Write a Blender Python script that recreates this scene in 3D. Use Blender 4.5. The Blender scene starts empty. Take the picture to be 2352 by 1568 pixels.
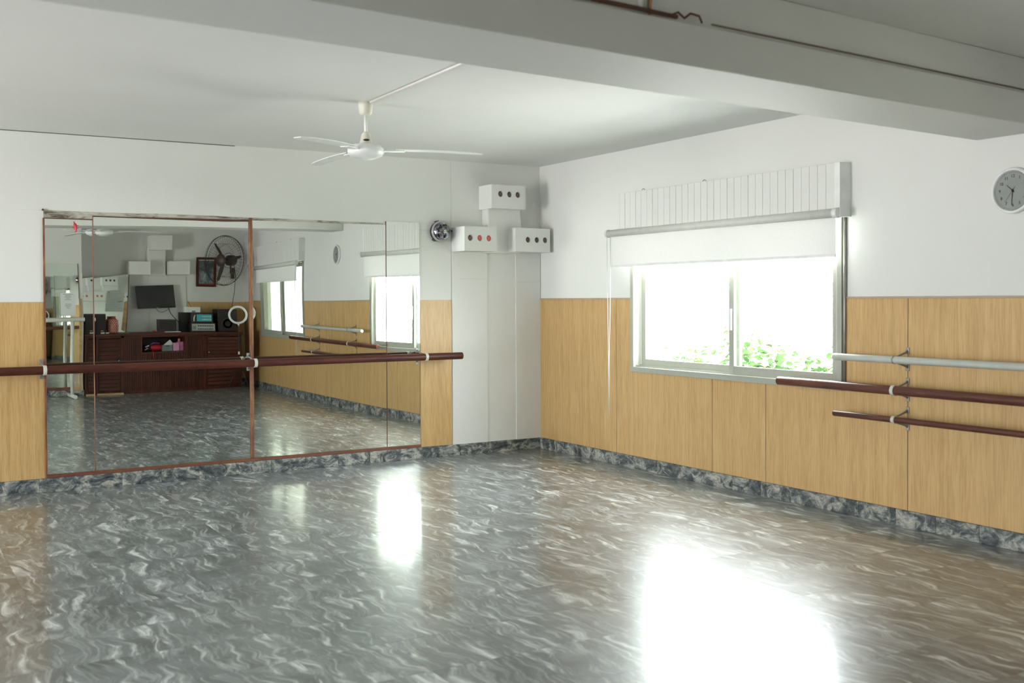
import bpy, math, random
from mathutils import Vector, Matrix
random.seed(7)
scene = bpy.context.scene
COL = scene.collection
PI = math.pi

# ------------------------------------------------------------------ camera
yaw, pitch, roll = 0.541757919, -0.0184311259, -0.00466786346
cam_loc = Vector((-5.84042931, -9.1527089, 1.50553468))
fw = Vector((math.sin(yaw) * math.cos(pitch), math.cos(yaw) * math.cos(pitch), math.sin(pitch)))
rt0 = Vector((math.cos(yaw), -math.sin(yaw), 0)); up0 = rt0.cross(fw)
rt = math.cos(roll) * rt0 + math.sin(roll) * up0
up = -math.sin(roll) * rt0 + math.cos(roll) * up0
cd = bpy.data.cameras.new('camera'); cam = bpy.data.objects.new('camera', cd); COL.objects.link(cam)
cam.matrix_world = Matrix(((rt.x, up.x, -fw.x, cam_loc.x), (rt.y, up.y, -fw.y, cam_loc.y), (rt.z, up.z, -fw.z, cam_loc.z), (0, 0, 0, 1)))
cd.sensor_width = 36; cd.lens = 2472.35 / 2352 * 36; cd.shift_y = -52.185 / 2352
cd.clip_start = 0.05; cd.clip_end = 200
cd.dof.use_dof = True; cd.dof.focus_distance = 11.0; cd.dof.aperture_fstop = 2.8
scene.camera = cam

# ------------------------------------------------------------------ world, lights, exposure
w = bpy.data.worlds.new('overcast_sky'); scene.world = w; w.use_nodes = True
bg = w.node_tree.nodes['Background']; bg.inputs[1].default_value = 6.2
_N, _L = w.node_tree.nodes, w.node_tree.links
_tc = _N.new('ShaderNodeTexCoord'); _sx = _N.new('ShaderNodeSeparateXYZ'); _rp = _N.new('ShaderNodeValToRGB')
_mr = _N.new('ShaderNodeMapRange'); _mr.inputs['From Min'].default_value = -1; _mr.inputs['From Max'].default_value = 1
_L.new(_tc.outputs['Generated'], _sx.inputs[0]); _L.new(_sx.outputs['Z'], _mr.inputs['Value']); _L.new(_mr.outputs[0], _rp.inputs[0]); _L.new(_rp.outputs[0], bg.inputs[0])
_e = _rp.color_ramp.elements; _e[0].position = .46; _e[0].color = (1.0, .99, .96, 1); _e[1].position = .52; _e[1].color = (.66, .70, .72, 1)   # glow added below the horizon to light the ceiling, overcast sky above
scene.view_settings.view_transform = 'Standard'; scene.view_settings.look = 'None'
scene.view_settings.exposure = 2.45; scene.view_settings.gamma = 1; scene.view_settings.use_curve_mapping = False
cy = scene.cycles
cy.max_bounces = 12; cy.diffuse_bounces = 6; cy.glossy_bounces = 8; cy.transmission_bounces = 6; cy.transparent_max_bounces = 12
cy.sample_clamp_indirect = 25; cy.caustics_reflective = True; cy.caustics_refractive = False; cy.blur_glossy = 0.3
cy.use_denoising = True

def portal(name, loc, rot, sx, sy):
    l = bpy.data.lights.new(name, 'AREA'); l.shape = 'RECTANGLE'; l.size = sx; l.size_y = sy; l.energy = 1
    l.cycles.is_portal = True
    o = bpy.data.objects.new(name, l); COL.objects.link(o); o.location = loc; o.rotation_euler = rot
    return o
# room dimensions
H, XL, YR = 2.83, -11.0, -9.8          # ceiling height, far side wall, rear wall
W1 = (-3.90, -1.54, 0.89, 2.10)       # opening in the right wall
W2 = (-9.18, -6.75, 0.89, 2.10)
W3 = (-4.2, -2.0, 0.2, 2.3)         # openings in the side wall, left of the frame
W4 = (-9.0, -7.6, 0.95, 2.1)  # extra opening, added out of view to brighten the beam and mirror wall
portal('window_1_light', (0.19, (W1[0] + W1[1]) / 2, (W1[2] + W1[3]) / 2), (0, PI / 2, 0), W1[3] - W1[2], W1[1] - W1[0])
portal('window_2_light', (0.19, (W2[0] + W2[1]) / 2, (W2[2] + W2[3]) / 2), (0, PI / 2, 0), W2[3] - W2[2], W2[1] - W2[0])
portal('window_3_light', (XL - .19, (W3[0] + W3[1]) / 2, (W3[2] + W3[3]) / 2), (0, -PI / 2, 0), W3[3] - W3[2], W3[1] - W3[0])

portal('added_window_light', (XL - .19, (W4[0] + W4[1]) / 2, (W4[2] + W4[3]) / 2), (0, -PI / 2, 0), W4[3] - W4[2], W4[1] - W4[0])

# ------------------------------------------------------------------ mesh helpers
class MB:
    def __init__(s): s.v = []; s.f = []; s.sm = []
    def mark(s): return len(s.v)
    def xf(s, i, M):
        for k in range(i, len(s.v)): s.v[k] = tuple(M @ Vector(s.v[k]))
        return s
    def face(s, idx, sm=False): s.f.append(tuple(idx)); s.sm.append(sm)
    def box(s, x0, x1, y0, y1, z0, z1):
        if x0 > x1: x0, x1 = x1, x0
        if y0 > y1: y0, y1 = y1, y0
        if z0 > z1: z0, z1 = z1, z0
        b = len(s.v)
        s.v += [(x, y, z) for z in (z0, z1) for x, y in ((x0, y0), (x1, y0), (x1, y1), (x0, y1))]
        for q in ((3, 2, 1, 0), (4, 5, 6, 7), (0, 1, 5, 4), (1, 2, 6, 5), (2, 3, 7, 6), (3, 0, 4, 7)): s.face([b + k for k in q])
        return s
    def tube(s, pts, r, n=10, caps=True, closed=False):
        pts = [Vector(p) for p in pts]; m = len(pts); rr = r if isinstance(r, (list, tuple)) else [r] * m
        rings = []; prev = None
        for i, p in enumerate(pts):
            if closed: d = (pts[(i + 1) % m] - pts[i - 1])
            else: d = (pts[min(i + 1, m - 1)] - pts[max(i - 1, 0)])
            d.normalize()
            if prev is None:
                a = Vector((0, 0, 1)) if abs(d.z) < .9 else Vector((1, 0, 0)); u = d.cross(a).normalized()
            else:
                u = (prev - d * prev.dot(d)).normalized()
            prev = u; t = d.cross(u); b = len(s.v)
            for k in range(n):
                an = 2 * PI * k / n; q = p + (u * math.cos(an) + t * math.sin(an)) * rr[i]; s.v.append(tuple(q))
            rings.append(b)
        for i in range(m if closed else m - 1):
            a, b = rings[i], rings[(i + 1) % m]
            for k in range(n): s.face((a + k, a + (k + 1) % n, b + (k + 1) % n, b + k), True)
        if caps and not closed:
            s.face([rings[0] + k for k in range(n)][::-1]); s.face([rings[-1] + k for k in range(n)])
        return s
    def lathe(s, prof, n=24, c=(0, 0, 0), sm=True, caps=True):
        b = len(s.v)
        for r, z in prof:
            for k in range(n):
                a = 2 * PI * k / n; s.v.append((c[0] + r * math.cos(a), c[1] + r * math.sin(a), c[2] + z))
        for i in range(len(prof) - 1):
            for k in range(n):
                s.face((b + i * n + k, b + i * n + (k + 1) % n, b + (i + 1) * n + (k + 1) % n, b + (i + 1) * n + k), sm)
        if caps: s.face([b + k for k in range(n)][::-1]); s.face([b + (len(prof) - 1) * n + k for k in range(n)])
        return s
    def prism(s, poly, a0, a1, axis):
        """poly: 2-D points; extruded along axis ('x': poly=(y,z), 'y': poly=(x,z), 'z': poly=(x,y))"""
        b = len(s.v); n = len(poly)
        def P(p, a): return (a, p[0], p[1]) if axis == 'x' else (p[0], a, p[1]) if axis == 'y' else (p[0], p[1], a)
        s.v += [P(p, a0) for p in poly] + [P(p, a1) for p in poly]
        s.face([b + k for k in range(n)][::-1]); s.face([b + n + k for k in range(n)])
        for k in range(n): s.face((b + k, b + (k + 1) % n, b + n + (k + 1) % n, b + n + k))
        return s
    def build(s, name, mat, parent=None, bevel=0, subs=1, fix=True):
        me = bpy.data.meshes.new(name); me.from_pydata(s.v, [], s.f); me.update()
        me.polygons.foreach_set('use_smooth', s.sm)
        if fix:
            import bmesh
            bm = bmesh.new(); bm.from_mesh(me); bmesh.ops.recalc_face_normals(bm, faces=bm.faces); bm.to_mesh(me); bm.free()
        if mat: me.materials.append(mat)
        o = bpy.data.objects.new(name, me); COL.objects.link(o)
        if parent: o.parent = parent
        if bevel:
            m = o.modifiers.new('bevel', 'BEVEL'); m.width = bevel; m.segments = subs + 1; m.limit_method = 'ANGLE'; m.angle_limit = math.radians(40)
        return o

def tag(o, label=None, cat=None, group=None, kind=None):
    if label: o['label'] = label
    if cat: o['category'] = cat
    if group: o['group'] = group
    if kind: o['kind'] = kind
    return o
def thing(name, label, cat, loc=(0, 0, 0), rz=0, group=None, kind=None, rot=None):
    o = bpy.data.objects.new(name, None); COL.objects.link(o); o.location = loc; o.rotation_euler = rot or (0, 0, rz)
    o.empty_display_size = .1
    return tag(o, label, cat, group, kind)
def bx(name, mat, parent, *d, bevel=0): return MB().box(*d).build(name, mat, parent, bevel)
def twin(src, name=None, **k):
    c = src.copy(); COL.objects.link(c)
    return c
def circle(c, r, axis, n=32):
    out = []
    for k in range(n):
        a = 2 * PI * k / n; u, v = r * math.cos(a), r * math.sin(a)
        out.append((c[0] + u, c[1] + v, c[2]) if axis == 'z' else (c[0] + u, c[1], c[2] + v) if axis == 'y' else (c[0], c[1] + u, c[2] + v))
    return out

# ------------------------------------------------------------------ materials
def newmat(name):
    m = bpy.data.materials.new(name); m.use_nodes = True; nt = m.node_tree
    return m, nt, nt.nodes['Principled BSDF'], nt.nodes, nt.links
def noise(nt, scale=5, detail=3, rough=.5, dist=0, vec=None):
    n = nt.nodes.new('ShaderNodeTexNoise'); n.inputs['Scale'].default_value = scale; n.inputs['Detail'].default_value = detail
    n.inputs['Roughness'].default_value = rough; n.inputs['Distortion'].default_value = dist
    if vec is not None: nt.links.new(vec, n.inputs['Vector'])
    return n
def ramp(nt, fac, stops):
    r = nt.nodes.new('ShaderNodeValToRGB'); e = r.color_ramp.elements
    while len(e) < len(stops): e.new(0.5)
    for k, (p, c) in enumerate(stops): e[k].position = p; e[k].color = (*c, 1) if len(c) == 3 else c
    nt.links.new(fac, r.inputs[0]); return r
def mapping(nt, scale=(1, 1, 1), coord='Object', rot=(0, 0, 0)):
    tc = nt.nodes.new('ShaderNodeTexCoord'); mp = nt.nodes.new('ShaderNodeMapping')
    mp.inputs['Scale'].default_value = scale; mp.inputs['Rotation'].default_value = rot
    nt.links.new(tc.outputs[coord], mp.inputs[0]); return mp
def vmath(nt, op, a, b):
    n = nt.nodes.new('ShaderNodeVectorMath'); n.operation = op
    nt.links.new(a, n.inputs[0])
    if hasattr(b, 'links'): nt.links.new(b, n.inputs[1])
    else: n.inputs[1].default_value = b
    return n.outputs[0]
def mixc(nt, fac, a, b, mode='MIX'):
    n = nt.nodes.new('ShaderNodeMix'); n.data_type = 'RGBA'; n.blend_type = mode
    if hasattr(fac, 'links'): nt.links.new(fac, n.inputs[0])
    else: n.inputs[0].default_value = fac
    for i, x in ((6, a), (7, b)):
        if hasattr(x, 'links'): nt.links.new(x, n.inputs[i])
        else: n.inputs[i].default_value = (*x, 1)
    return n.outputs[2]
def bump(nt, p, h, st, dist=.01):
    b = nt.nodes.new('ShaderNodeBump'); b.inputs['Strength'].default_value = st; b.inputs['Distance'].default_value = dist
    nt.links.new(h, b.inputs['Height']); nt.links.new(b.outputs[0], p.inputs['Normal'])
def plain(name, c, rough=.5, metal=0, var=.06, scale=12, bmp=0, spec=.5, coat=0):
    m, nt, p, N, L = newmat(name)
    n = noise(nt, scale, 3, vec=mapping(nt).outputs[0])
    r = ramp(nt, n.outputs[0], [(.3, tuple(x * (1 - var) for x in c)), (.7, tuple(min(1, x * (1 + var)) for x in c))])
    L.new(r.outputs[0], p.inputs['Base Color']); p.inputs['Roughness'].default_value = rough; p.inputs['Metallic'].default_value = metal
    p.inputs['Specular IOR Level'].default_value = spec; p.inputs['Coat Weight'].default_value = coat
    if bmp: bump(nt, p, n.outputs[0], bmp)
    return m
def plaster(name, c):
    m, nt, p, N, L = newmat(name)
    mp = mapping(nt)
    a = noise(nt, 1.3, 4, .6, vec=mp.outputs[0]); b = noise(nt, 60, 3, vec=mp.outputs[0])
    r = ramp(nt, a.outputs[0], [(.3, tuple(x * .965 for x in c)), (.7, c)])
    L.new(r.outputs[0], p.inputs['Base Color']); p.inputs['Roughness'].default_value = .62; p.inputs['Specular IOR Level'].default_value = .3
    bump(nt, p, b.outputs[0], .12, .004)
    return m
def wood(name, c0, c1, c2, scale=(22, 22, 1.1), rough=.4, spec=.5, rnd=True):
    m, nt, p, N, L = newmat(name)
    mp = mapping(nt, scale); vec = mp.outputs[0]
    if rnd:
        oi = N.new('ShaderNodeObjectInfo'); mu = N.new('ShaderNodeMath'); mu.operation = 'MULTIPLY'; mu.inputs[1].default_value = 37.0
        L.new(oi.outputs['Random'], mu.inputs[0]); vec = vmath(nt, 'ADD', vec, mu.outputs[0])
    a = noise(nt, 1.0, 5, .6, .6, vec); b = noise(nt, 5.0, 3, .6, .2, vec)
    r = ramp(nt, a.outputs[0], [(.28, c0), (.5, c1), (.72, c2)])
    r2 = ramp(nt, b.outputs[0], [(.42, (1, 1, 1)), (.62, (.86, .82, .76))])
    col = mixc(nt, 1.0, r.outputs[0], r2.outputs[0], 'MULTIPLY')
    L.new(col, p.inputs['Base Color']); p.inputs['Roughness'].default_value = rough; p.inputs['Specular IOR Level'].default_value = spec
    bump(nt, p, b.outputs[0], .06, .003)
    return m

M_wall = plaster('white_wall_paint', (.735, .74, .715))
M_ceil = plaster('ceiling_paint', (.73, .735, .715))
M_beam = plaster('beam_paint', (.70, .705, .68))
M_oak = wood('oak_laminate', (.52, .33, .135), (.60, .39, .165), (.65, .44, .20))
M_seam = plain('dark_seam', (.10, .045, .025), .8)
M_mahog = wood('mahogany', (.055, .014, .009), (.085, .022, .013), (.125, .034, .018), (2.5, 18, 18), .45, .3)
M_mahogv = wood('mahogany_upright', (.055, .014, .009), (.085, .022, .013), (.13, .036, .018), (20, 20, 2.5), .45, .3)
M_trim = wood('red_brown_trim', (.13, .045, .025), (.18, .065, .035), (.24, .09, .045), (3, 20, 20), .5)
M_trimv = wood('red_brown_trim_upright', (.15, .05, .025), (.22, .085, .04), (.38, .19, .07), (20, 20, 3.5), .5)
M_pine = wood('pale_pine', (.42, .27, .12), (.52, .35, .17), (.6, .43, .23), (4, 18, 18), .5)
M_alu = plain('beige_window_aluminium', (.38, .39, .335), .5, .0, .03)
M_white = plain('white_enamel', (.80, .82, .81), .35)
M_cream = plain('cream_plastic', (.74, .72, .62), .45)
M_pvc = plain('white_pvc', (.72, .73, .66), .35)
M_greypipe = plain('pale_grey_painted_pipe', (.50, .52, .47), .35)
M_ring = plain('cream_bracket_ring', (.62, .62, .54), .45)
M_steel = plain('worn_grey_steel', (.33, .32, .30), .45, .6)
M_black = plain('black_plastic', (.022, .018, .018), .35)
M_blackm = plain('black_matt', (.03, .025, .024), .7)
M_brownm = plain('dark_brown_metal', (.06, .035, .03), .45)
M_grille = plain('speaker_grille', (.028, .02, .02), .6, bmp=.3, scale=200)
M_paper = plain('white_paper', (.82, .84, .82), .7, var=.02)
M_ink = plain('grey_ink', (.25, .28, .28), .8)
M_inkg = plain('green_ink', (.16, .42, .30), .8)
M_inkb = plain('black_ink', (.03, .02, .02), .6)
M_chrome = plain('chrome', (.75, .75, .75), .12, 1)
M_red = plain('red_fabric', (.55, .02, .03), .4)
M_pink = plain('pink_card', (.72, .33, .52), .6)
M_grayb = plain('grey_plastic', (.17, .21, .22), .5)
M_screen = plain('tv_screen', (.012, .009, .011), .12, var=.02)
M_turq = plain('turquoise_panel', (.05, .42, .50), .4)
M_mixg = plain('grey_mixer_panel', (.40, .43, .40), .4)
M_redlamp = plain('red_lamp_glass', (.80, .16, .13), .25)
M_darklamp = plain('dark_lamp_glass', (.13, .095, .08), .3, var=.3, scale=30)
M_concrete = plain('pale_concrete', (.70, .69, .66), .9)

def mirror_mat():
    m, nt, p, N, L = newmat('mirror_glass')
    p.inputs['Base Color'].default_value = (.80, .835, .80, 1); p.inputs['Metallic'].default_value = 1; p.inputs['Roughness'].default_value = 0
    return m
M_mirror = mirror_mat()
def glass_mat():
    m, nt, p, N, L = newmat('window_glass'); N.remove(p)
    t = N.new('ShaderNodeBsdfTransparent'); g = N.new('ShaderNodeBsdfGlossy'); g.inputs['Roughness'].default_value = .0
    t.inputs[0].default_value = (.96, .98, .97, 1)
    mx = N.new('ShaderNodeMixShader'); mx.inputs[0].default_value = .06
    L.new(t.outputs[0], mx.inputs[1]); L.new(g.outputs[0], mx.inputs[2]); L.new(mx.outputs[0], N['Material Output'].inputs[0])
    return m
M_glass = glass_mat()
def blind_mat():
    m, nt, p, N, L = newmat('sheer_blind_fabric'); N.remove(p)
    d = N.new('ShaderNodeBsdfDiffuse'); t = N.new('ShaderNodeBsdfTranslucent'); mx = N.new('ShaderNodeMixShader'); mx.inputs[0].default_value = .012
    n = noise(nt, 90, 2, vec=mapping(nt, (1, 1, 4)).outputs[0]); r = ramp(nt, n.outputs[0], [(.3, (.80, .80, .77)), (.7, (.86, .86, .84))])
    L.new(r.outputs[0], d.inputs[0]); L.new(r.outputs[0], t.inputs[0])
    L.new(d.outputs[0], mx.inputs[1]); L.new(t.outputs[0], mx.inputs[2]); L.new(mx.outputs[0], N['Material Output'].inputs[0])
    return m
M_blind = blind_mat()

def floor_mat():
    m, nt, p, N, L = newmat('marbled_grey_tile')
    tc = N.new('ShaderNodeTexCoord'); oi = N.new('ShaderNodeObjectInfo')
    mu = N.new('ShaderNodeMath'); mu.operation = 'MULTIPLY'; mu.inputs[1].default_value = 61.0; L.new(oi.outputs['Random'], mu.inputs[0])
    base = vmath(nt, 'ADD', tc.outputs['Object'], mu.outputs[0])
    warp = noise(nt, 3.2, 2, .5, 0, base)
    ws = vmath(nt, 'SUBTRACT', warp.outputs['Color'], (.5, .5, .5)); ws = vmath(nt, 'MULTIPLY', ws, (.22, .26, .0))
    pw = vmath(nt, 'ADD', base, ws)
    def st(rot, sc, **k):
        mp = N.new('ShaderNodeMapping'); mp.inputs['Rotation'].default_value = (0, 0, rot); mp.inputs['Scale'].default_value = sc
        L.new(pw, mp.inputs[0]); return noise(nt, vec=mp.outputs[0], **k)
    s1 = st(.18, (17, 2.6, 1), scale=1.0, detail=5, rough=.62, dist=.7)     # feathered streaks
    s2 = st(.42, (30, 5, 1), scale=1.0, detail=4, rough=.6, dist=.8)
    s3 = st(0, (5, 3, 1), scale=1.0, detail=6, rough=.7, dist=.5)            # mottling
    dark = ramp(nt, s3.outputs[0], [(.3, (.050, .057, .061)), (.5, (.135, .152, .160)), (.72, (.27, .30, .315))])
    b1 = ramp(nt, s1.outputs[0], [(.50, (0, 0, 0)), (.59, (.30, .30, .30)), (.68, (1, 1, 1))])
    b2 = ramp(nt, s2.outputs[0], [(.54, (0, 0, 0)), (.72, (.6, .6, .6))])
    c = mixc(nt, b1.outputs[0], dark.outputs[0], (.76, .80, .80)); c = mixc(nt, b2.outputs[0], c, (.48, .51, .52))
    L.new(c, p.inputs['Base Color'])
    rr = ramp(nt, s3.outputs[0], [(.3, (.30, .30, .30)), (.7, (.38, .38, .38))]); L.new(rr.outputs[0], p.inputs['Roughness'])
    p.inputs['IOR'].default_value = 1.7; p.inputs['Coat Weight'].default_value = .6; p.inputs['Coat Roughness'].default_value = .12
    lf = noise(nt, 2.2, 2, vec=tc.outputs['Object'])
    bump(nt, p, s3.outputs[0], .05, .004)
    return m
M_floor = floor_mat()
def skirt_mat():
    m, nt, p, N, L = newmat('veined_skirting_tile')
    tc = N.new('ShaderNodeTexCoord'); oi = N.new('ShaderNodeObjectInfo')
    mu = N.new('ShaderNodeMath'); mu.operation = 'MULTIPLY'; mu.inputs[1].default_value = 23.0; L.new(oi.outputs['Random'], mu.inputs[0])
    base = vmath(nt, 'ADD', tc.outputs['Object'], mu.outputs[0])
    mp = N.new('ShaderNodeMapping'); mp.inputs['Scale'].default_value = (1, 1, 1.5); mp.inputs['Rotation'].default_value = (.5, -.5, 0); L.new(base, mp.inputs[0])
    a = noise(nt, 7, 7, .72, 1.0, mp.outputs[0]); b = noise(nt, 34, 4, .7, .6, mp.outputs[0])
    r = ramp(nt, a.outputs[0], [(.38, (.05, .06, .066)), (.47, (.13, .15, .155)), (.53, (.32, .33, .31)), (.62, (.52, .50, .43))])
    r2 = ramp(nt, b.outputs[0], [(.38, (.45, .45, .45)), (.56, (1, 1, 1))])
    L.new(mixc(nt, .8, r.outputs[0], r2.outputs[0], 'MULTIPLY'), p.inputs['Base Color']); p.inputs['Roughness'].default_value = .35
    bump(nt, p, a.outputs[0], .35, .01)
    return m
M_skirt = skirt_mat()
def leaf_mat(name, c0, c1):
    m, nt, p, N, L = newmat(name); N.remove(p)
    n = noise(nt, 9, 2, vec=mapping(nt).outputs[0]); r = ramp(nt, n.outputs[0], [(.35, c0), (.65, c1)])
    d = N.new('ShaderNodeBsdfDiffuse'); t = N.new('ShaderNodeBsdfTranslucent'); mx = N.new('ShaderNodeMixShader'); mx.inputs[0].default_value = .35
    L.new(r.outputs[0], d.inputs[0]); L.new(r.outputs[0], t.inputs[0]); L.new(d.outputs[0], mx.inputs[1]); L.new(t.outputs[0], mx.inputs[2])
    L.new(mx.outputs[0], N['Material Output'].inputs[0])
    return m
M_leaf = leaf_mat('shrub_leaf', (.03, .07, .02), (.085, .14, .055))
M_bloom = leaf_mat('pale_bloom', (.16, .07, .035), (.20, .13, .06))
M_stem = plain('plant_stem', (.07, .07, .04), .8)
def scar_mat():
    m, nt, p, N, L = newmat('scarred_plaster')
    mp = mapping(nt, (2.2, 1, 9)); a = noise(nt, 1.6, 6, .7, .8, mp.outputs[0])
    r = ramp(nt, a.outputs[0], [(.36, (.10, .07, .05)), (.43, (.34, .31, .26)), (.52, (.50, .485, .43)), (.7, (.64, .63, .58))])
    L.new(r.outputs[0], p.inputs['Base Color']); p.inputs['Roughness'].default_value = .8; bump(nt, p, a.outputs[0], .5, .01)
    return m
M_scar = scar_mat()

# ------------------------------------------------------------------ the room
def struct(name, label, o):
    return tag(o, label, None, None, 'structure')
# floor: base slab + tiles
fl = bx('floor', plain('floor_bed', (.05, .05, .05), .9), None, XL - .2, .2, YR - .2, .2, -.15, -.006)
struct('floor', 'dark grey marbled tile floor with a glossy waxed surface', fl)
P = .42; g = .00035
tile0 = None; x_lines = [-.11 - P * k for k in range(-1, 32)]; y_lines = [.19 - P * k for k in range(0, 25)]
rest = MB(); n_t = 0
ty0 = .19
for i in range(0, 33):
    for j in range(0, 25):
        x1 = .31 - i * P; y1 = ty0 - j * P; cx, cyy = x1 - P / 2, y1 - P / 2
        if cx - P / 2 > -.0 or cx < XL - P / 2 or cyy - P / 2 > 0 or cyy < YR - P / 2: continue
        a0, a1, b0, b1 = max(cx - P / 2, XL), min(cx + P / 2, 0), max(cyy - P / 2, YR), min(cyy + P / 2, 0)
        if a1 - a0 < .02 or b1 - b0 < .02: continue
        full = (a1 - a0 > P - .001) and (b1 - b0 > P - .001)
        if cx > -5.6 and cyy > -8.95 and n_t < 300:
            if full:
                if tile0 is None: tile0 = MB().box(-P / 2 + g, P / 2 - g, -P / 2 + g, P / 2 - g, -.006, 0).build('tile', M_floor, fl); t = tile0
                else: t = twin(tile0)
                t.location = (cx, cyy, 0)
                t.rotation_euler = (random.gauss(0, .0006), random.gauss(0, .0006), 0)
            else:
                t = MB().box(a0 - cx + g, a1 - cx - g, b0 - cyy + g, b1 - cyy - g, -.006, 0).build('tile', M_floor, fl); t.location = (cx, cyy, 0)
            n_t += 1
        else: rest.box(a0 + g, a1 - g, b0 + g, b1 - g, -.006, 0)
tag(rest.build('tile_field', M_floor, fl), kind='stuff')

T = .2
ce = bx('ceiling', M_ceil, None, XL - T, T, YR - T, T, H, H + .15); struct('ceiling', 'plain white painted ceiling', ce)
def wall_with_holes(name, label, axis, a, b, lo, hi, holes, mat):
    """axis 'x': plane from x=a to x=b, running y lo..hi ; holes (y0,y1,z0,z1)"""
    m = MB(); hs = sorted(holes); cur = lo
    def B(p0, p1, z0, z1): (m.box(a, b, p0, p1, z0, z1) if axis == 'x' else m.box(p0, p1, a, b, z0, z1))
    for h in hs:
        B(cur, h[0], 0, H); B(h[0], h[1], 0, h[2]); B(h[0], h[1], h[3], H); cur = h[1]
    B(cur, hi, 0, H)
    return struct(name, label, m.build(name, mat, None))
wl = wall_with_holes('wall_left', 'white wall on the left carrying the big mirrors and the oak panels', 'y', 0, T, XL, T, [], M_wall)
wr = wall_with_holes('wall_right', 'white window wall on the right above oak laminate panels', 'x', 0, T, YR - T, 0, [W1, W2], M_wall)
wb = wall_with_holes('wall_rear', 'rear wall seen only in the mirrors behind the dark cabinet', 'y', YR - T, YR, XL - T, 0, [], M_wall)
ws = wall_with_holes('wall_side', 'side wall left of the picture', 'x', XL - T, XL, YR, T, [W3, W4], M_wall)

# dark wood boards added out of view to soak up light near the camera
M_absorb = wood('light_absorber_wood', (.05, .022, .012), (.08, .034, .018), (.11, .05, .026), (8, 8, 1.2), .5)
m = MB(); x = XL + .02
while x < -4.3:
    m.box(x, min(x + .39, -4.12), YR, YR + .02, 0, 2.6); x += .4
m.build('light_absorber', M_absorb, wb)
m = MB().box(XL, XL + .02, W4[1] + .05, W3[0] - .05, 0, 2.6); m.build('light_absorber', M_absorb, ws)

# ceiling beam: lower body, set back upper body, cables on the ledge
def beam_piece(name, n0, f0, n1, f1, z0, z1, par=None):
    m = MB(); m.prism([(0, n0), (0, f0), (XL, f1), (XL, n1)], z0, z1, 'z')
    return m.build(name, M_beam, par, .006)
be = beam_piece('trim_1', -5.475, -4.965, -5.475 - .0866 * -XL, -4.965 - .0866 * -XL, 2.46, 2.635)
struct('b', 'deep white ceiling beam crossing the room', be)
beam_piece('beam_top', -5.455, -4.97, -5.455 - .0866 * -XL, -4.97 - .0866 * -XL, 2.635, H, be)
M_cable = plain('dusty_cable', (.17, .13, .10), .8)
def by(x): return -5.475 + .0866 * x
MB().tube([(x, by(x) + .004 - .012, 2.643) for x in (-.02, -1.2, -2.4, -2.8)], .0045, 6).build('cable', M_cable, be)
MB().tube([(x, by(x) - .006, 2.645 + dz) for x, dz in ((-3.0, 0), (-3.3, .002), (-3.8, 0), (-4.6, .003))], .009, 6).build('cable', M_seam, be)
MB().tube([(-2.86, by(-2.86) - .01, 2.64), (-2.88, by(-2.88) - .014, 2.665), (-2.93, by(-2.93) - .014, 2.668), (-2.96, by(-2.96) - .01, 2.645),
           (-3.0, by(-3) - .014, 2.662), (-3.04, by(-3) - .01, 2.645)], .005, 6).build('cable', M_seam, be)
for x in (-3.135,): MB().tube([(x, by(x) + .012, 2.64), (x + .012, by(x) + .012, 2.82)], .007, 6).build('cable', plain('orange_cable', (.42, .22, .10), .6), be)
MB().tube([(-3.185, by(-3.185) + .012, 2.64), (-3.18, by(-3.18) + .012, 2.82)], .012, 8).build('conduit', M_beam, be)

# skirting tiles
def skirting(name, label, axis, plane, sgn, lo, hi, skip=()):
    root = thing(name, label, None, kind='structure'); p = lo; k = 0; m0 = None; L_ = .315; off = .32 if axis == 'x' else .30
    while p > hi + .02:
        q = max(p - .312, hi); d0, d1 = plane, plane + sgn * .018
        c = (p + q) / 2; h = (p - q) / 2 - .0008
        if axis == 'x': t = MB().box(min(d0, d1), max(d0, d1), -h, h, 0, .108).build('tile', M_skirt, root, .002); t.location = (0, c, 0)
        else: t = MB().box(-h, h, min(d0, d1), max(d0, d1), 0, .108).build('tile', M_skirt, root, .002); t.location = (c, 0, 0)
        p = q
    return root
skirting('baseboard_left', 'blue grey veined skirting tiles below the big mirrors', 'y', 0, -1, -.0, XL)
skirting('baseboard_right', 'blue grey veined skirting tiles below the window wall panels', 'x', 0, -1, -.014, YR + .014)
skirting('baseboard_rear', 'blue grey veined skirting tiles on the rear wall', 'y', YR, 1, -.014, -1.0)

# oak wall panels (parts of the walls)
PT = .007
def panel_y(poly, wall, name='panel'): return MB().prism(poly, -PT, 0, 'x').build(name, M_oak, wall, .0015)
def panel_x(poly, wall, y0, y1): return MB().prism(poly, y0, y1, 'y').build('panel', M_oak, wall, .0015)
zb, zt = .109, 1.497; s = .0025
wz = .855
def rc(a, b, z0, z1): return [(a, z0), (b, z0), (b, z1), (a, z1)]
panel_y(rc(-1.29 + s, -.003, zb, zt), wr)
panel_y([(-2.575 + s, zb), (-1.29 - s, zb), (-1.29 - s, zt), (-1.515, zt), (-1.515, wz), (-2.575 + s, wz)], wr)
panel_y(rc(-3.175 + s, -2.575 - s, zb, wz), wr)
panel_y([(-4.469 + s, zb), (-3.175 - s, zb), (-3.175 - s, wz), (-3.945, wz), (-3.945, zt), (-4.469 + s, zt)], wr)
panel_y(rc(-5.70 + s, -4.469 - s, zb, zt), wr)
panel_y(rc(-5.992 + s, -5.70 - s, zb, zt), wr)
panel_y([(-7.2 + s, zb), (-5.992 - s, zb), (-5.992 - s, zt), (-6.71, zt), (-6.71, wz), (-7.2 + s, wz)], wr)
panel_y(rc(-8.4 + s, -7.2 - s, zb, wz), wr)
panel_y([(-9.78, zb), (-8.4 - s, zb), (-8.4 - s, wz), (-9.22, wz), (-9.22, zt), (-9.78, zt)], wr)
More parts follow.
